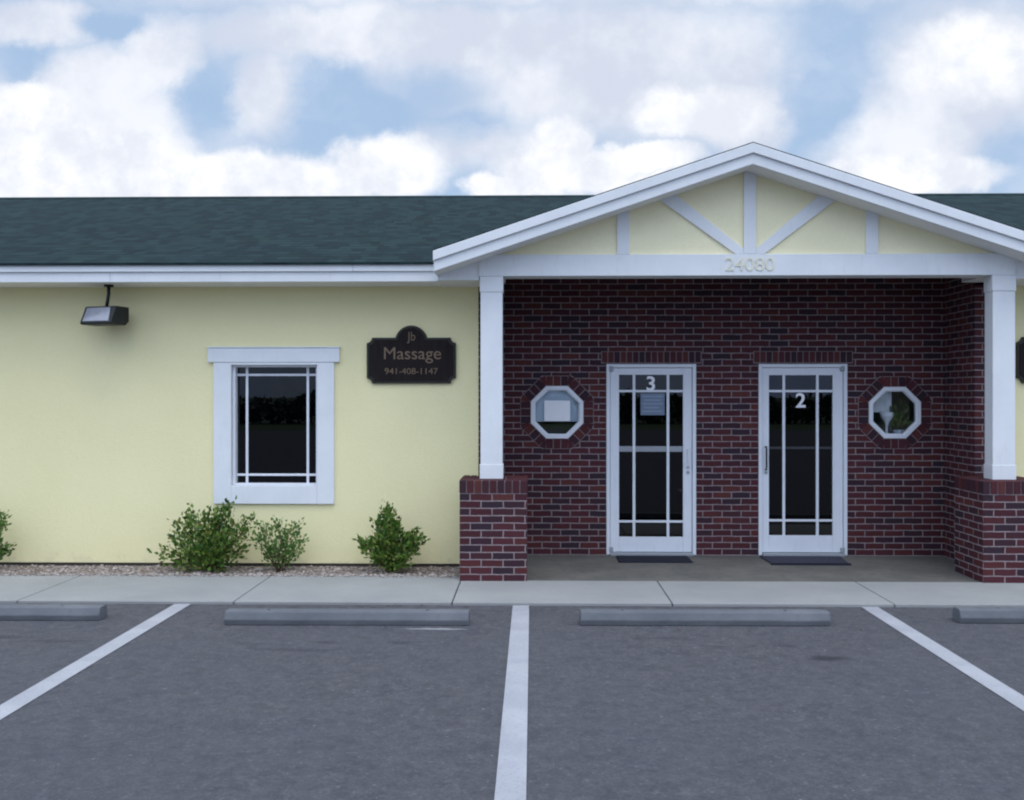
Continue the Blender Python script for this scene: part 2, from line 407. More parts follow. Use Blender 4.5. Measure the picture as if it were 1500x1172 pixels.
def octa(cx, cz, ap):
    r = ap / math.cos(math.pi / 8)
    return [(cx + r * math.cos(math.pi / 8 + k * math.pi / 4), cz + r * math.sin(math.pi / 8 + k * math.pi / 4)) for k in range(8)]

# ------------------------------------------------------------------ ground
YB, YM, YP, YG, YE = 10.72, 9.99, 9.17, 9.35, 9.53   # entry wall, main wall, pier face, gable face, eave face
ZA = -.024
g = MB(); g.face([(-1500, -1500, -.06), (1500, -1500, -.06), (1500, 1500, -.06), (-1500, 1500, -.06)])
tag(g.build('ground', 'lawn'), kind='structure')
g = MB(); g.face([(-45, -30, ZA), (45, -30, ZA), (45, 8.22, ZA), (-45, 8.22, ZA)])
tag(g.build('parking_lot', 'asphalt'), kind='structure')
for x in (-5.66, -2.90, -.095, 2.755, 5.53):
    g = MB(); g.face([(x - .068, 3.0, ZA + .004), (x + .068, 3.0, ZA + .004), (x + .068, 8.20, ZA + .004), (x - .068, 8.20, ZA + .004)])
    tag(g.build('parking_line', 'road_paint', origin=(x, 5.5, ZA + .004)), kind='structure')
g = MB()
jx = [-.665 + 1.815 * k for k in range(-8, 9)]
for a, b in zip(jx[:-1], jx[1:]):
    g.box(a + .005, b - .005, 8.21, 9.205 if -.7 < (a + b) / 2 < 4.7 else 9.44, -.10, 0)
tag(g.build('sidewalk', 'sidewalk_concrete', bevel=.006), kind='structure')
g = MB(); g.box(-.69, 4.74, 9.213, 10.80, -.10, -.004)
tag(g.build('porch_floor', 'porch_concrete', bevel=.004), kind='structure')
for x0, x1 in ((-14, -.695), (4.745, 14)):
    g = MB(); g.box(x0, x1, 9.445, 9.985, -.10, -.012)
    tag(g.build('planting_bed', 'soil'), kind='structure')
random.seed(5)
g = MB()
for i in range(5200):
    x = random.uniform(-6.2, -.70) if i < 4700 else random.uniform(4.76, 6.2)
    y = random.uniform(9.40, 9.96) if random.random() < .8 else random.uniform(9.34, 9.46)
    r = random.uniform(.006, .017) * (1.5 if random.random() < .08 else 1)
    z = (-.012 if y > 9.445 else 0) + r * .35
    q = Matrix.Rotation(random.random() * 6.28, 3, 'Z') @ Matrix.Rotation(random.uniform(-.5, .5), 3, 'X')
    vs = [g.b.verts.new(Vector((x, y, z)) + q @ Vector(p) * r) for p in ((1, 0, .1), (.2, .9, -.1), (-1, .1, .1), (-.1, -.8, 0), (.1, .1, .65), (0, 0, -.6))]
    for a, b, c_ in ((0, 1, 4), (1, 2, 4), (2, 3, 4), (3, 0, 4), (1, 0, 5), (2, 1, 5), (3, 2, 5), (0, 3, 5)): g.b.faces.new([vs[a], vs[b], vs[c_]])
tag(g.build('gravel', 'gravel_stone'), 'pale pinkish gravel strip between yellow wall and sidewalk', 'gravel', kind='stuff')

# ------------------------------------------------------------------ building
bld = empty('commercial_building', (0, 0, 0), 'single storey pale yellow commercial building with green shingle roof and brick entry porch', 'building')
XL, XR, YBACK = -13.2, 16.0, 18.6
GX = 1.999                      # gable axis
# yellow walls
g = MB(); wall_front(g, XL, -.541, .020, 2.81, YM, [(-3.05, -2.15, .79, 2.03)])
g.face([(XL, YM, .020), (XL, YM, 2.81), (XL, YBACK, 2.81), (XL, YBACK, .020)])
g.face([(XL, YM, 2.81), (XL, (YM + YBACK) / 2, 4.42), (XL, YBACK, 2.81)])
g.face([(XL, YBACK, .020), (XL, YBACK, 2.81), (XR, YBACK, 2.81), (XR, YBACK, .020)])
g.build('wall', 'yellow_stucco', bld, flip=False)
g = MB(); wall_front(g, 4.612, XR, .020, 2.81, YM, [])
g.face([(XR, YM, .020), (XR, YM, 2.81), (XR, YBACK, 2.81), (XR, YBACK, .020)])
g.face([(XR, YM, 2.81), (XR, (YM + YBACK) / 2, 4.42), (XR, YBACK, 2.81)])
g.build('wall', 'yellow_stucco', bld, flip=False)
g = MB(); g.box(XL, -.541, YM + .02, YM + .1, -.1, .021).box(4.612, XR, YM + .02, YM + .1, -.1, .021)
g.build('foundation', 'foundation', bld)
# brick entry: back wall, side walls and quoin returns
OCT = [(.264, 1.531, .262), (3.868, 1.528, .255)]
DOORS = [(.793, 1.758), (2.421, 3.370)]
SL, SR = -.45, 4.395
g = MB()
holes = [(a, b, -.02, 2.052) for a, b in DOORS] + [(cx - r, cx + r, cz - r, cz + r, 1) for cx, cz, r in OCT]
wall_front(g, SL, SR, -.02, 3.03, YB, holes, .12)
for cx, cz, r in OCT:
    P = octa(cx, cz, r)
    for (sx, sz, i, j) in ((1, 1, 0, 1), (-1, 1, 2, 3), (-1, -1, 4, 5), (1, -1, 6, 7)):
        g.face([(cx + sx * r, YB, cz + sz * r), (P[j][0], YB, P[j][1]), (P[i][0], YB, P[i][1])])
    for i in range(8):
        a, b = P[i], P[(i + 1) % 8]
        g.face([(a[0], YB, a[1]), (b[0], YB, b[1]), (b[0], YB + .12, b[1]), (a[0], YB + .12, a[1])])
for f in g.b.faces:
    f.normal_update()
    c0 = f.calc_center_median()
    if abs(f.normal.y) > .9 and f.normal.y > 0: f.normal_flip()
g.face([(SL, YM - .004, -.02), (SL, YB, -.02), (SL, YB, 3.03), (SL, YM - .004, 3.03)])
g.face([(SR, YM - .004, -.02), (SR, YM - .004, 3.03), (SR, YB, 3.03), (SR, YB, -.02)])
for a, b in ((SL - .092, SL), (SR, SR + .217)):
    g.face([(a, YM - .004, -.02), (b, YM - .004, -.02), (b, YM - .004, 2.81), (a, YM - .004, 2.81)])
    e_ = a if a < 0 else b
    g.face([(e_, YM - .004, -.02), (e_, YM - .004, 2.81), (e_, YM + .06, 2.81), (e_, YM + .06, -.02)])
g.build('brick_wall', 'brick', bld, flip=False)
# rowlock heads over the doors
for a, b in DOORS:
    m_ = MB(); m_.box(a - .055, b + .055, YB - .004, YB + .05, 2.056, 2.186)
    hd = m_.build('brick_head', 'mortar', bld)
    m_ = MB(); n = 16; wd_ = (b - a + .10) / n
    for i in range(n):
        x = a - .05 + i * wd_
        m_.box(x + .005, x + wd_ - .005, YB - .009, YB + .04, 2.066, 2.180)
    m_.build('rowlock_course', 'brick_unit', hd)
# porch ceiling and beam, posts, piers
g = MB(); g.box(SL - .18, SR + .18, YG + .10, YB + .02, 3.022, 3.032)
g.build('porch_ceiling', 'ceiling_paint', bld)
BX0, BX1 = -.503, 4.495
g = MB(); g.box(BX0, BX1, YG, YG + .232, 2.832, 3.034).box(BX0, BX0 + .232, YG + .2325, YM - .006, 2.834, 3.03).box(BX1 - .232, BX1, YG + .2325, YM - .006, 2.834, 3.03)
beam = g.build('beam', 'white_trim', bld, bevel=.004)
lettering('house_number', [('24080', 2.03, 2.878, .178, 1.05)], 'number_tan', beam, YG - .004, .008)
for cx in (-.386, 4.388):
    g = MB(); g.box(cx - .103, cx + .103, YG + .006, YG + .176, 1.064, 2.684)
    p = g.build('post', 'white_trim', bld, bevel=.004)
    q = MB(); q.box(cx - .110, cx + .110, YG - .001, YG + .183, 2.684, 2.831); q.build('capital', 'white_trim', p, bevel=.004)
    q = MB(); q.box(cx - .110, cx + .110, YG - .001, YG + .183, .926, 1.064); q.build('plinth', 'white_trim', p, bevel=.004)
for x0, x1 in ((-.672, -.052), (4.112, 4.728)):
    y0, y1 = YP, YP + .615
    g = MB(); g.box(x0, x1, y0, y1, -.02, .803)
    p = g.build('pier', 'brick', bld, origin=(x0 - .005, y0, -.006))
    q = MB(); q.box(x0 + .002, x1 - .002, y0 + .002, y1 - .002, .803, .917)
    cp = q.build('pier_cap', 'mortar', p)
    q = MB(); n = 9; wd_ = (x1 - x0 + .014) / n
    for i in range(n):
        a = x0 - .007 + i * wd_
        q.box(a + .0045, a + wd_ - .0045, y0 - .007, y0 + .10, .812, .925); q.box(a + .0045, a + wd_ - .0045, y1 - .10, y1 + .007, .812, .925)
        b = y0 + .104 + i * (y1 - y0 - .208) / n; wy = (y1 - y0 - .208) / n
        q.box(x0 - .007, x0 + .198, b + .004, b + wy - .004, .812, .925); q.box(x1 - .198, x1 + .007, b + .004, b + wy - .004, .812, .925)
        q.box(x0 + .206, x1 - .206, b + .004, b + wy - .004, .812, .925)
    q.build('cap_course', 'brick_unit', cp, bevel=.003, seg=1)

# roofs
RS = 1 / 3.
ZE, YR0 = 2.985, 9.485
YRI = 14.25; ZR = ZE + (YRI - YR0) * RS
def roof_prof(th):
    return [(YR0, ZE), (YRI, ZR), (2 * YRI - YR0, ZE), (2 * YRI - YR0, ZE - th), (YRI, ZR - th), (YR0, ZE - th)]
g = MB(); g.prism(roof_prof(.022), XL - .4, XR + .4, 'x'); rf = g.build('roof', 'shingle', bld)
q = MB(); q.prism([(YRI - .14, ZR - .14 * RS + .008), (YRI, ZR + .010), (YRI + .14, ZR - .14 * RS + .008), (YRI + .14, ZR - .14 * RS - .01), (YRI, ZR - .01), (YRI - .14, ZR - .14 * RS - .01)], XL - .4, XR + .4, 'x')
q.build('ridge_cap', 'shingle', rf)
GT = 2.906; ZAP = 3.997
def chevron(o0, o1, hw, y0, y1):
    zt, zb = ZAP + o0, ZAP + o1
    return MB().prism([(GX - hw, zt - hw * RS), (GX, zt), (GX + hw, zt - hw * RS), (GX + hw, zb - hw * RS), (GX, zb), (GX - hw, zb - hw * RS)], y0, y1, 'y')
chevron(.010, .001, GT + .006, 9.052, 12.75).build('gable_roof', 'shingle', bld)
chevron(0, -.088, GT, 9.046, 9.090).build('rake_board', 'white_trim', bld, bevel=.004)
chevron(-.0885, -.187, GT - .012, 9.070, 9.100).build('rake_board', 'white_trim', bld, bevel=.004)
gs = chevron(-.168, -.187, GT - .02, 9.1005, 9.3795)
gs.build('rake_soffit', 'soffit_paint', bld)
# boxed eaves of the gable and main eaves
for s_ in (-1, 1):
    g = MB(); xa = GX + s_ * (GT - .002)
    g.box(min(xa, xa - s_ * .025), max(xa, xa - s_ * .025), 9.1005, 9.38, 2.842, ZAP - GT * RS - .012).box(min(xa, xa - s_ * .025), max(xa, xa - s_ * .025), 9.3805, YM - .005, 2.797, ZAP - GT * RS - .012)
    g.build('gable_return_fascia', 'white_trim', bld, bevel=.004)
for X0, X1 in ((XL - .4, GX - GT - .001), (GX + GT + .001, XR + .4)):
    g = MB()
    for zz0, zz1, y0_, y1_, off_ in ((2.902, 2.976, YE - .022, YE + .015, 0.), (2.805, 2.901, YE, YE + .022, 1.3)):
        cuts = [X0] + [x for x in [X0 + off_ + .9 + 3.66 * k for k in range(6)] if X0 + .3 < x < X1 - .3] + [X1]
        for a, b in zip(cuts[:-1], cuts[1:]): g.box(a + .001, b - .001, y0_, y1_, zz0, zz1)
    g.build('fascia', 'white_trim', bld, bevel=.004)
g = MB(); g.box(XL - .4, GX - GT, YE + .023, YM + .05, 2.806, 2.815).box(GX + GT, XR + .4, YE + .023, YM + .05, 2.806, 2.815)
g.box(GX - GT + .03, BX0 - .001, 9.40, YM + .05, 2.80, 2.81).box(BX1 + .001, GX + GT - .03, 9.40, YM + .05, 2.80, 2.81)
g.build('soffit', 'soffit_paint', bld)
# pediment: yellow panel with applied timbers
zl = lambda x: ZAP - .187 - abs(x - GX) * RS
xw = (ZAP - .187 - 3.034) / RS
ped = MB().prism([(GX - xw, 3.035), (GX, ZAP - .186), (GX + xw, 3.035)], YG + .030, YG + .06, 'y').build('gable_panel', 'gable_stucco', bld)
for s_ in (-1, 1):
    g = MB(); xe, xi = GX + s_ * (GT - .03), GX + s_ * (GX - BX0 + .001)
    pts = [(xe, 2.80), (xe, zl(xe)), (xi, zl(xi)), (xi, 2.80)]
    g.prism(pts, YG + .02, YG + .05, 'y')
    g.build('eave_return', 'white_trim', bld)
def timber(name, pts, y0, y1): MB().prism(pts, y0, y1, 'y').build(name, 'white_trim', ped, bevel=.003)
timber('king_post', [(1.977, 3.036), (2.093, 3.036), (2.093, zl(2.093)), (GX, zl(GX)), (1.977, zl(1.977))], YG + .003, YG + .029)
for x0, x1 in ((.793, .908), (3.112, 3.227)):
    timber('stud', [(x0, 3.036), (x1, 3.036), (x1, zl(x1)), (x0, zl(x0))], YG + .005, YG + .029)
timber('brace', [(1.90, 3.036), (1.976, 3.036), (1.976, 3.085), (1.345, zl(1.345)), (1.195, zl(1.195))], YG + .007, YG + .029)
timber('brace', [(2.170, 3.036), (2.094, 3.036), (2.094, 3.085), (2.680, zl(2.680)), (2.830, zl(2.830))], YG + .007, YG + .029)

# front window
x0, x1, z0, z1 = -3.035, -2.165, .803, 2.018
g = MB()
g.box(-3.268, -1.939, YM - .038, YM + .02, 2.046, 2.190).box(-3.213, x0, YM - .030, YM + .02, .62, 2.0455).box(x1, -1.994, YM - .030, YM + .02, .62, 2.0455)
g.box(x0 + .0005, x1 - .0005, YM - .030, YM + .02, .62, z0).box(x0 + .0005, x1 - .0005, YM - .030, YM + .02, z1, 2.0455)
win = g.build('window', 'white_trim', bld, bevel=.004)
g = MB(); g.box(-3.278, -1.929, YM - .047, YM - .010, 2.1905, 2.203); g.build('drip_cap', 'white_trim', win, bevel=.003)
g = MB()
g.box(x0, x0 + .03, YM + .021, YM + .13, z0, z1).box(x1 - .022, x1, YM + .021, YM + .13, z0, z1).box(x0 + .0305, x1 - .0225, YM + .021, YM + .13, z0, z0 + .02).box(x0 + .0305, x1 - .0225, YM + .021, YM + .13, z1 - .02, z1)
g.build('frame', 'white_frame', win, bevel=.003)
g = MB(); g.box(x0 + .01, x1 - .01, YM + .095, YM + .102, z0 + .01, z1 - .01); g.build('pane', 'dark_glass', win)
g = MB()
for x in (-2.905, -2.283): g.box(x - .0125, x + .0125, YM + .080, YM + .094, z0 + .02, z1 - .02)
for z in (1.921, .905): g.box(x0 + .03, x1 - .022, YM + .083, YM + .0945, z - .0115, z + .0115)
g.build('muntin', 'white_frame', win, bevel=.003)

# octagonal windows
for i, (cx, cz, r) in enumerate(OCT):
    fr_ = MB().ring(octa(cx, cz, r + .020), octa(cx, cz, r - .020), YB - .022, YB + .03).build('octagonal_window', 'white_frame', bld, bevel=.004)
    MB().ring(octa(cx, cz, r - .018), octa(cx, cz, r - .030), YB - .006, YB + .05).build('inner_frame', 'white_frame', fr_, bevel=.002)
    MB().prism(octa(cx, cz, r - .024), YB + .020, YB + .024, 'y').build('pane', 'clear_glass', fr_)
    g = MB(); k_ = .55   # closed room behind the pane
    for pts in ([(-1, 1), (1, 1), (1, -1), (-1, -1)],):
        a = [(cx + p[0] * k_, YB + .11, cz + p[1] * k_) for p in pts]; b = [(cx + p[0] * k_, YB + .9, cz + p[1] * k_) for p in pts]
        g.face(b)
        for q in range(4): g.face([a[q], a[(q + 1) % 4], b[(q + 1) % 4], b[q]])
    g.build('inner_room', 'room_plaster', fr_)
    mo = MB().ring(octa(cx, cz, r + .133), octa(cx, cz, r + .0205), YB - .003, YB + .02).build('brick_surround', 'mortar', fr_)
    g = MB()
    for s_ in range(8):
        th = s_ * math.pi / 4; L = 2 * (r + .03) * math.tan(math.pi / 8); n = 3; wdt = L / n
        for j in range(n):
            o_ = -L / 2 + (j + .5) * wdt
            b = MB(); b.box(-wdt / 2 + .005, wdt / 2 - .005, -.009, .015, r + .026, r + .126)
            b.xform(Matrix.Translation((cx, YB, cz)) @ Matrix.Rotation(th, 4, 'Y') @ Matrix.Translation((o_, 0, 0)))
            tmp = bpy.data.meshes.new('t'); b.b.to_mesh(tmp); g.b.from_mesh(tmp); bpy.data.meshes.remove(tmp); b.b.free()
        th2 = th + math.pi / 8       # wedge closer at each corner
        b = MB(); rr = (r + .03) / math.cos(math.pi / 8)
        b.prism([(-.012, rr + .006), (.012, rr + .006), (.036, rr + .096), (-.036, rr + .096)], -.008, .015, 'y')
        b.xform(Matrix.Translation((cx, YB, cz)) @ Matrix.Rotation(th2, 4, 'Y'))
        tmp = bpy.data.meshes.new('t'); b.b.to_mesh(tmp); g.b.from_mesh(tmp); bpy.data.meshes.remove(tmp); b.b.free()
    g.build('radial_bricks', 'brick_unit', mo)
    if i == 0:
        MB().box(cx - .24, cx + .24, YB + .060, YB + .064, 1.43, 1.92).build('blind', 'blind_cloth', fr_)
    else:
        MB().box(cx - .30, cx + .03, YB + .175, YB + .179, 1.53, 1.92).build('blind', 'paper', fr_)
cx, cz, r = OCT[0]
g = MB(); g.box(.128, .405, YB + .0165, YB + .0180, 1.436, 1.657)
tag(g.build('paper_sheet', 'paper', origin=(.265, YB + .026, 1.437)), 'blank white paper sheet taped to the octagonal window left of door 3', 'paper sheet')
v_ = empty('pedestal_vase', (3.82, YB + .10, 1.28), 'white stemmed vase standing inside the octagonal window right of door 2', 'vase')
MB().lathe([(.0, .0), (.05, .0), (.05, .01), (.013, .03), (.012, .10), (.03, .15), (.065, .20), (.07, .25), (.062, .25), (.0, .17)], 0, 0).xform(Matrix.Translation((3.82, YB + .10, 1.28))).build('cup', 'porcelain', v_, origin=(3.82, YB + .10, 1.28), smooth=True)
random.seed(31)
pt = empty('potted_plant', (3.97, YB + .16, 1.26), 'dark green potted plant inside the octagonal window right of door 2', 'plant')
MB().lathe([(.0, 1.26), (.05, 1.26), (.065, 1.34), (.058, 1.34), (.0, 1.33)], 3.97, YB + .16).build('pot', 'blind_cloth', pt, origin=(3.97, YB + .16, 1.26), smooth=True)
def leaf(mb, base, d, L, wdt, up=None):
    d = d.normalized(); sd = d.cross(up if up is not None else Vector((random.gauss(0, 1), random.gauss(0, 1), random.gauss(0, 1))))
    if sd.length < 1e-4: sd = d.orthogonal()
    sd.normalize(); nrm = sd.cross(d)
    p = [base, base + d * L * .45 + sd * wdt / 2 + nrm * L * .06, base + d * L, base + d * L * .45 - sd * wdt / 2 + nrm * L * .06]
    a, b, c_, e = [mb.b.verts.new(x) for x in p]
    mid = mb.b.verts.new(base + d * L * .5 - nrm * L * .02)
    for f in ((a, b, mid), (b, c_, mid), (c_, e, mid), (e, a, mid)): mb.b.faces.new(f)
g = MB()
for k in range(90):
    d = Vector((random.uniform(-.5, .5), random.uniform(-.3, .3), random.uniform(.3, 1.2)))
    leaf(g, Vector((3.97, YB + .16, 1.33)) + d * random.uniform(.02, .25), d, random.uniform(.05, .10), .03)
g.build('foliage', 'leaf_dark', pt, origin=(3.97, YB + .16, 1.26), flip=False)

# doors
def door(i, fx0, fx1, gx0, gx1, gz0, gz1, mx, mz, hinge_left, num):
    F, Lf = YB - .004, YB + .018
    x0, x1 = fx0 + .040, fx1 - .040
    g = MB(); g.box(x0 + .004, gx0, Lf, Lf + .044, .030, 2.008).box(gx1, x1 - .004, Lf, Lf + .044, .030, 2.008)
    g.box(gx0 + .0005, gx1 - .0005, Lf + .001, Lf + .043, .030, gz0).box(gx0 + .0005, gx1 - .0005, Lf + .001, Lf + .043, gz1, 2.008)
    dr = g.build('door', 'white_frame', bld, bevel=.003)
    g = MB(); g.box(fx0 + .002, x0, F, YB + .10, 0, 2.050).box(x1, fx1 - .002, F, YB + .10, 0, 2.050).box(x0 + .0005, x1 - .0005, F + .001, YB + .10, 2.012, 2.049)
    g.build('door_frame', 'white_frame', dr, bevel=.003)
    g = MB(); g.box(x0, x1, F - .06, YB + .10, -.003, .026); g.build('threshold', 'steel', dr, bevel=.004)
    g = MB(); g.box(gx0 - .01, gx1 + .01, Lf + .024, Lf + .030, gz0 - .01, gz1 + .01); g.build('pane', 'dark_glass', dr)
    g = MB()
    for x in mx: g.box(x - .0145, x + .0145, Lf + .004, Lf + .0225, gz0, gz1)
    for z in mz: g.box(gx0, gx1, Lf + .007, Lf + .023, z - .0125, z + .0125)
    g.build('muntin', 'white_frame', dr, bevel=.003)
    g = MB(); zb = 1.135 if i == 0 else 1.148; hb = .030 if i == 0 else .013
    g.box(gx0 + .001, gx1 - .001, Lf + .016, Lf + .0235, zb - hb, zb + hb); g.build('push_bar', 'bronze_metal' if i else 'steel', dr, bevel=.003)
    hx = x0 + .012 if hinge_left else x1 - .012
    for z in (.055, 2.0):
        g = MB(); g.box(hx - .022, hx + .022, Lf - .028, Lf - .0005, z - .028, z + .028); g.build('pivot_hinge', 'steel', dr, bevel=.006)
    hx = x1 - .052 if hinge_left else x0 + .040
    if i == 1:
        g = MB(); g.tube([(hx, Lf, 1.16), (hx, Lf - .045, 1.16), (hx, Lf - .05, 1.14), (hx, Lf - .05, .94), (hx, Lf - .045, .92), (hx, Lf, .92)], .010, 10)
        g.build('handle', 'bronze_metal', dr, smooth=True)
    else:
        g = MB(); g.tube([(hx, Lf, 1.13), (hx, Lf - .045, 1.13), (hx, Lf - .05, 1.11), (hx, Lf - .05, .96), (hx, Lf - .045, .94), (hx, Lf, .94)], .009, 10)
        g.build('handle', 'white_frame', dr, smooth=True)
    g = MB(); g.tube([(hx + .004, Lf - .012, .885), (hx + .004, Lf + .002, .885)], .017, 14); g.build('lock', 'steel', dr)
    txt, nx_, nz_ = num
    lettering('door_number', [(txt, nx_, nz_, .215, 1.05)], 'number_white', dr, Lf + .021, .003, .004)
    return dr
d3 = door(0, .793, 1.758, .932, 1.619, .19, 1.935, (1.093, 1.458), (1.759, .355), True, ('3', 1.276, 1.768))
d2 = door(1, 2.421, 3.370, 2.538, 3.218, .21, 1.930, (2.698, 3.056), (1.759, .370), False, ('2', 2.882, 1.586))
for i, z in enumerate((1.44,)):
    nt = empty('notice', (1.275, YB + .04, 1.44), 'pale printed notice in the glass of door 3', 'notice')
    g = MB(); g.box(1.165, 1.425, YB + .0395, YB + .0405, 1.50, 1.735); g.build('sheet', 'notice_sheet', nt, origin=(1.275, YB + .04, 1.5))
    g = MB()
    for k, (a, b) in enumerate(((.02, .24), (.04, .22), (.02, .24), (.03, .20), (.02, .23))): g.box(1.165 + a, 1.165 + b, YB + .0385, YB + .039, 1.695 - k * .04, 1.709 - k * .04)
    g.build('print_line', 'notice_print', nt, origin=(1.275, YB + .04, 1.5))

# ------------------------------------------------------------------ signs
SOX = -1.2155
def sign(cx, text):
    x0, x1, z0, z1, nq = cx - .448, cx + .448, 1.832, 2.291, .052
    def prof(e):
        a0, a1, b0, b1 = x0 + e, x1 - e, z0 + e, z1 - e; n = nq
        pts = [(a0 + n, b0), (a1 - n, b0)]
        def notch(ox, oz, t0, t1): return [(ox + n * math.cos(R(t0 + (t1 - t0) * k / 5)), oz + n * math.sin(R(t0 + (t1 - t0) * k / 5))) for k in range(1, 5)]
        pts += notch(a1, b0, 180, 90) + [(a1, b0 + n), (a1, b1 - n)] + notch(a1, b1, 270, 180) + [(a1 - n, b1)]
        rr = .165 - e; cz_ = 2.291 - .042
        hw = math.sqrt(rr * rr - (b1 - cz_) ** 2); t0 = math.degrees(math.atan2(b1 - cz_, hw))
        pts += [(cx + rr * math.cos(R(t0 + (180 - 2 * t0) * k / 14)), cz_ + rr * math.sin(R(t0 + (180 - 2 * t0) * k / 14))) for k in range(15)]
        pts += [(a0 + n, b1)] + notch(a0, b1, 0, -90) + [(a0, b1 - n), (a0, b0 + n)] + notch(a0, b0, 90, 0)
        return pts
    s_ = empty('wall_sign', (cx, YM, 1.832), *(('dark scalloped massage sign with arched top on the yellow wall beside left porch post', 'sign', 'shop signs on the yellow wall')
               if text else ('dark sign board on yellow wall, mostly hidden behind the right porch post', 'sign', 'shop signs on the yellow wall')))
    MB().prism(prof(0), YM - .032, YM - .001, 'y').build('board', 'sign_edge', s_, origin=(cx, YM, 1.832), bevel=.005)
    MB().prism(prof(.024), YM - .038, YM - .0325, 'y').build('face', 'sign_board', s_, origin=(cx, YM, 1.832))
    if text:
        for ln in (('Jb', cx + .005, 2.262, .125, .85), ('Massage', cx + .01, 2.075, .175, 1.02), ('941-408-1147', cx, 1.925, .088, 1.08)):
            lt = lettering('lettering', [ln], 'sign_letter', s_, YM - .041, .006); lt.location = -world_loc(s_)
    return s_
sign(SOX, True)
sign(5.245, False)

# flood light under the eave
fl = empty('flood_light', (-4.2, 9.76, 2.80), 'black floodlight with pale lens hanging from the eave above the yellow wall', 'flood light')
Tm = Matrix.Translation((-4.215, 9.76, 2.495)) @ Matrix.Rotation(R(-16), 4, 'Z')
body = [(-.085, .092), (.11, .092), (.11, -.05), (.06, -.092), (-.155, -.092), (-.165, -.075)]
b = MB().prism([(y, z) for y, z in body], -.178, .185, 'x'); b.xform(Tm).build('housing', 'dark_metal', fl, origin=(-4.2, 9.76, 2.80), bevel=.012)
# lens lies on the sloped front
p0, p1 = Vector((0, -.092, .078)), Vector((0, -.160, -.060))
dirv = (p1 - p0); nrm = Vector((0, dirv.z, -dirv.y)).normalized()
if nrm.y > 0: nrm = -nrm
g = MB()
q0, q1 = p0 + nrm * .004, p1 + nrm * .004
pts = [Vector((-.148, q0.y, q0.z)), Vector((.125, q0.y, q0.z)), Vector((.155, q1.y, q1.z)), Vector((-.148, q1.y, q1.z))]
A = [g.b.verts.new(p) for p in pts]; B = [g.b.verts.new(p - nrm * .012) for p in pts]
g.b.faces.new(A); g.b.faces.new(B[::-1])
for i in range(4): g.b.faces.new([A[i], B[i], B[(i + 1) % 4], A[(i + 1) % 4]])
g.xform(Tm).build('lens', 'bulb_glass', fl, origin=(-4.2, 9.76, 2.80), bevel=.003)
g = MB(); g.tube([(-4.19, 9.76, 2.808), (-4.19, 9.76, 2.72), (-4.198, 9.755, 2.65), (-4.212, 9.76, 2.585)], .017, 10); g.build('arm', 'dark_metal', fl, origin=(-4.2, 9.76, 2.80), smooth=True)
g = MB(); g.tube([(-4.19, 9.76, 2.806), (-4.19, 9.76, 2.785)], .045, 16); g.build('mounting_plate', 'dark_metal', fl, origin=(-4.2, 9.76, 2.80))

# door mats
def doormat(pts, m, label):
    g = MB(); g.prism(pts, -.003, .012, 'z')
    cx = sum(p[0] for p in pts) / 4; cy = sum(p[1] for p in pts) / 4
    return tag(g.build('door_mat', m, origin=(cx, cy, -.003), bevel=.004), label, 'door mat', 'door mats on the porch floor')
mt = doormat([(.885, 10.22), (1.640, 10.22), (1.640, 10.60), (.885, 10.60)], 'mat_rubber', 'plain black door mat in front of door 3')
mt = doormat([(2.43, 10.12), (3.20, 10.12), (3.26, 10.60), (2.41, 10.60)], 'mat_worn', 'worn grey door mat with dark border in front of door 2')
for a in ([(2.415, 10.105, 3.215, 10.142)]):
    MB().box(a[0], a[2], a[1], a[3], -.003, .0155).build('border', 'mat_rubber', mt)

# wheel stops
def wheel_stop(x0, x1, y, label, rz=0.):
    cx = (x0 + x1) / 2; hl = (x1 - x0) / 2
    s_ = empty('wheel_stop', (cx, y + .08, ZA), label, 'wheel stop', 'concrete wheel stops')
    s_.rotation_euler.z = rz
    g = MB(); pr = [(-.073, 0), (-.082, .042), (-.058, .096), (-.044, .103), (.044, .103), (.058, .096), (.082, .042), (.073, 0)]
    n = 14
    rows = []
    for i in range(n + 1):
        x = -hl + 2 * hl * i / n
        rows.append([g.b.verts.new((x + random.uniform(-.002, .002), p[0] + random.uniform(-.0015, .0015), p[1] + (random.uniform(-.002, .002) if p[1] else 0))) for p in pr])
    for a, b in zip(rows[:-1], rows[1:]):
        for k in range(8): g.b.faces.new([a[k], b[k], b[(k + 1) % 8], a[(k + 1) % 8]])
    g.b.faces.new(rows[0]); g.b.faces.new(rows[-1][::-1])
    bmesh.ops.recalc_face_normals(g.b, faces=g.b.faces)
    me = bpy.data.meshes.new('bar'); g.b.to_mesh(me); g.b.free(); me.materials.append(M['stop_concrete'])
    ob = bpy.data.objects.new('bar', me); col.objects.link(ob); ob.parent = s_
    bv = ob.modifiers.new('bevel', 'BEVEL'); bv.width = .006; bv.segments = 2; bv.limit_method = 'ANGLE'; bv.angle_limit = R(25)
    for sx in (-1, 1):
        g = MB(); g.lathe([(.0, .1075), (.009, .1075), (.013, .1045), (.013, .100)], sx * (hl - .32), 0, 10)
        me = bpy.data.meshes.new('anchor_pin'); g.b.to_mesh(me); g.b.free(); me.materials.append(M['bronze_metal'])
        ob = bpy.data.objects.new('anchor_pin', me); col.objects.link(ob); ob.parent = s_
    return s_
random.seed(9)
wheel_stop(-5.17, -3.33, 7.57, 'concrete wheel stop cut off by the left edge, in front of the floodlight wall', R(.6))
wheel_stop(-2.325, -.478, 7.46, 'concrete wheel stop below the front window, white paint scuff before it', R(.5))
wheel_stop(.362, 2.236, 7.50, 'concrete wheel stop on the asphalt in front of door 3 and door 2', R(.6))
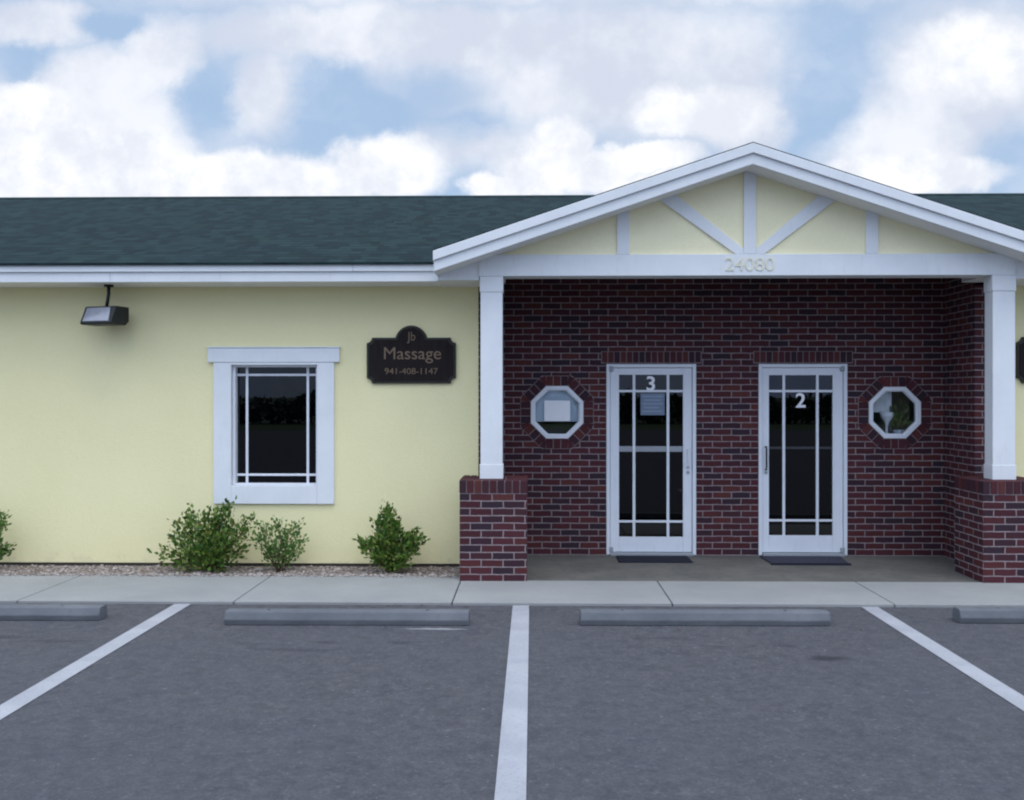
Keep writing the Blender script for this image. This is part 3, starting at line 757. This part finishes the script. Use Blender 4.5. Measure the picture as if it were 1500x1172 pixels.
wheel_stop(3.25, 5.10, 7.63, 'concrete wheel stop cut off by the right edge, right of the slanting parking line', R(.5))

# ------------------------------------------------------------------ shrubs
def shrub(name, base, tips, n_leaf, L, lm, label, dens=.09, group=None, spread=.35):
    """tips: (x, z, y) of branch ends; leaves gather along and round every branch"""
    s_ = empty(name, base, label, 'shrub', group)
    st = MB(); fo = MB(); B0 = Vector(base)
    br = []
    for (x, z, y) in tips:
        e = Vector((x, y, z)); mid = B0.lerp(e, .5) + Vector((random.uniform(-.04, .04), random.uniform(-.03, .03), random.uniform(-.01, .04)))
        pts = [B0 + Vector((random.uniform(-.03, .03), random.uniform(-.02, .02), -.01)), mid, e]
        st.tube(pts, .0065, 5, .002); br.append(pts)
    for k in range(n_leaf):
        p0, p1, p2 = random.choice(br)
        tt = random.random() ** .6; tt = .18 + .82 * tt
        p = p0.lerp(p1, tt * 2) if tt < .5 else p1.lerp(p2, tt * 2 - 1)
        rad = dens * (.45 + .55 * math.sin(min(1, tt * 1.05) * math.pi * .8))
        p = p + Vector((random.gauss(0, rad), random.gauss(0, rad), random.gauss(0, rad * .8)))
        p.z = max(p.z, .015); p.y = min(p.y, 9.965)
        d = (p - B0).normalized() + Vector((random.gauss(0, .6), random.gauss(0, .6), random.gauss(.1, .5)))
        if p.y + .05 > 9.975 and d.y > 0: d.y = -d.y
        leaf(fo, p, d, L * random.uniform(.65, 1.3), L * random.uniform(.5, .75))
    st.build('stem', 'bark', s_, origin=base, smooth=True)
    fo.build('foliage', lm, s_, origin=base, flip=False)
    return s_
random.seed(21)
def fan(cx, tops, y0=9.66, dy=.14):
    return [(x, z, y0 + random.uniform(-dy, dy)) for x, z in tops]
shrub('shrub', (-3.14, 9.66, -.012),
      fan(0, [(-3.58, .20), (-3.52, .34), (-3.45, .46), (-3.36, .50), (-3.30, .60), (-3.22, .52), (-3.14, .58), (-3.08, .50), (-2.99, .60), (-2.95, .66), (-2.88, .46), (-2.80, .40), (-2.74, .52),
              (-3.40, .26), (-3.30, .36), (-3.20, .30), (-3.05, .34), (-2.95, .26), (-2.86, .20), (-3.45, .12), (-3.15, .42), (-3.25, .16), (-3.02, .14)]),
      2500, .048, 'leaf_dark', 'largest dark green bushy shrub under the front window', .056, 'shrubs along the yellow wall')
shrub('shrub', (-2.47, 9.66, -.012),
      fan(0, [(-2.68, .34), (-2.62, .46), (-2.55, .42), (-2.47, .50), (-2.40, .40), (-2.30, .44), (-2.28, .30), (-2.50, .30), (-2.40, .24), (-2.60, .20), (-2.36, .16)]),
      900, .040, 'leaf_light', 'small sparse light green shrub beside the largest shrub, under the window corner', .040, 'shrubs along the yellow wall')
shrub('shrub', (-1.38, 9.66, -.012),
      fan(0, [(-1.66, .30), (-1.56, .30), (-1.50, .46), (-1.45, .58), (-1.40, .64), (-1.36, .52), (-1.32, .40), (-1.22, .32), (-1.12, .38), (-1.08, .34), (-1.16, .22), (-1.28, .24), (-1.46, .28), (-1.40, .36), (-1.50, .16), (-1.24, .12), (-1.38, .46)]),
      2300, .050, 'leaf_dark', 'pointed green shrub below the massage sign near the brick pier', .040, 'shrubs along the yellow wall')
shrub('shrub', (-5.43, 9.66, -.012),
      fan(0, [(x_ - .08, z_) for x_, z_ in [(-5.20, .66), (-5.25, .72), (-5.18, .48), (-5.12, .40), (-5.21, .30), (-5.30, .60), (-5.45, .70), (-5.6, .5), (-5.5, .4), (-5.25, .42), (-5.12, .22), (-5.15, .56)]]),
      1500, .046, 'leaf_light', 'yellowish green shrub cut off by the left edge of the picture', .040, 'shrubs along the yellow wall')
random.seed(404); g = MB()
for k in range(260):
    x = random.choice((-3.1, -2.4, -1.38, -5.2)) + random.gauss(0, .45) if k < 200 else random.uniform(-4.5, 4.5)
    y = random.uniform(9.42, 9.93) if k < 200 else random.choice((8.17, 7.4, 8.19)) - abs(random.gauss(0, .08))
    if k < 200 and x > -.75: continue
    z = .004 if y > 9 else ZA + .004
    leaf(g, Vector((x, y, z)), Vector((random.gauss(0, 1), random.gauss(0, 1), .05)), random.uniform(.02, .045), .016, Vector((0, 0, 1)))
tag(g.build('leaf_litter', 'leaf_dry', flip=False), 'dry brown leaves scattered on the gravel and along the kerb', 'leaf litter', kind='stuff')

# far side of the car park (seen only in the glass)
random.seed(77); g = MB()
for k in range(7500):
    x = random.uniform(-55, 55)
    top = 1.45 + .5 * mnoise.noise(Vector((x * .12, 3.1, 0))) + .3 * mnoise.noise(Vector((x * .45, 7.7, 0)))
    z = top * random.random() ** .7
    p = Vector((x, -44 + random.uniform(-1.6, 1.6), max(.05, z)))
    leaf(g, p, Vector((random.gauss(0, 1), random.gauss(0, 1), random.gauss(.3, 1))), random.uniform(.5, .9), random.uniform(.35, .6))
tag(g.build('far_hedge', 'leaf_far', flip=False), 'dark hedge line reflected in the window glass', 'hedge', kind='stuff')
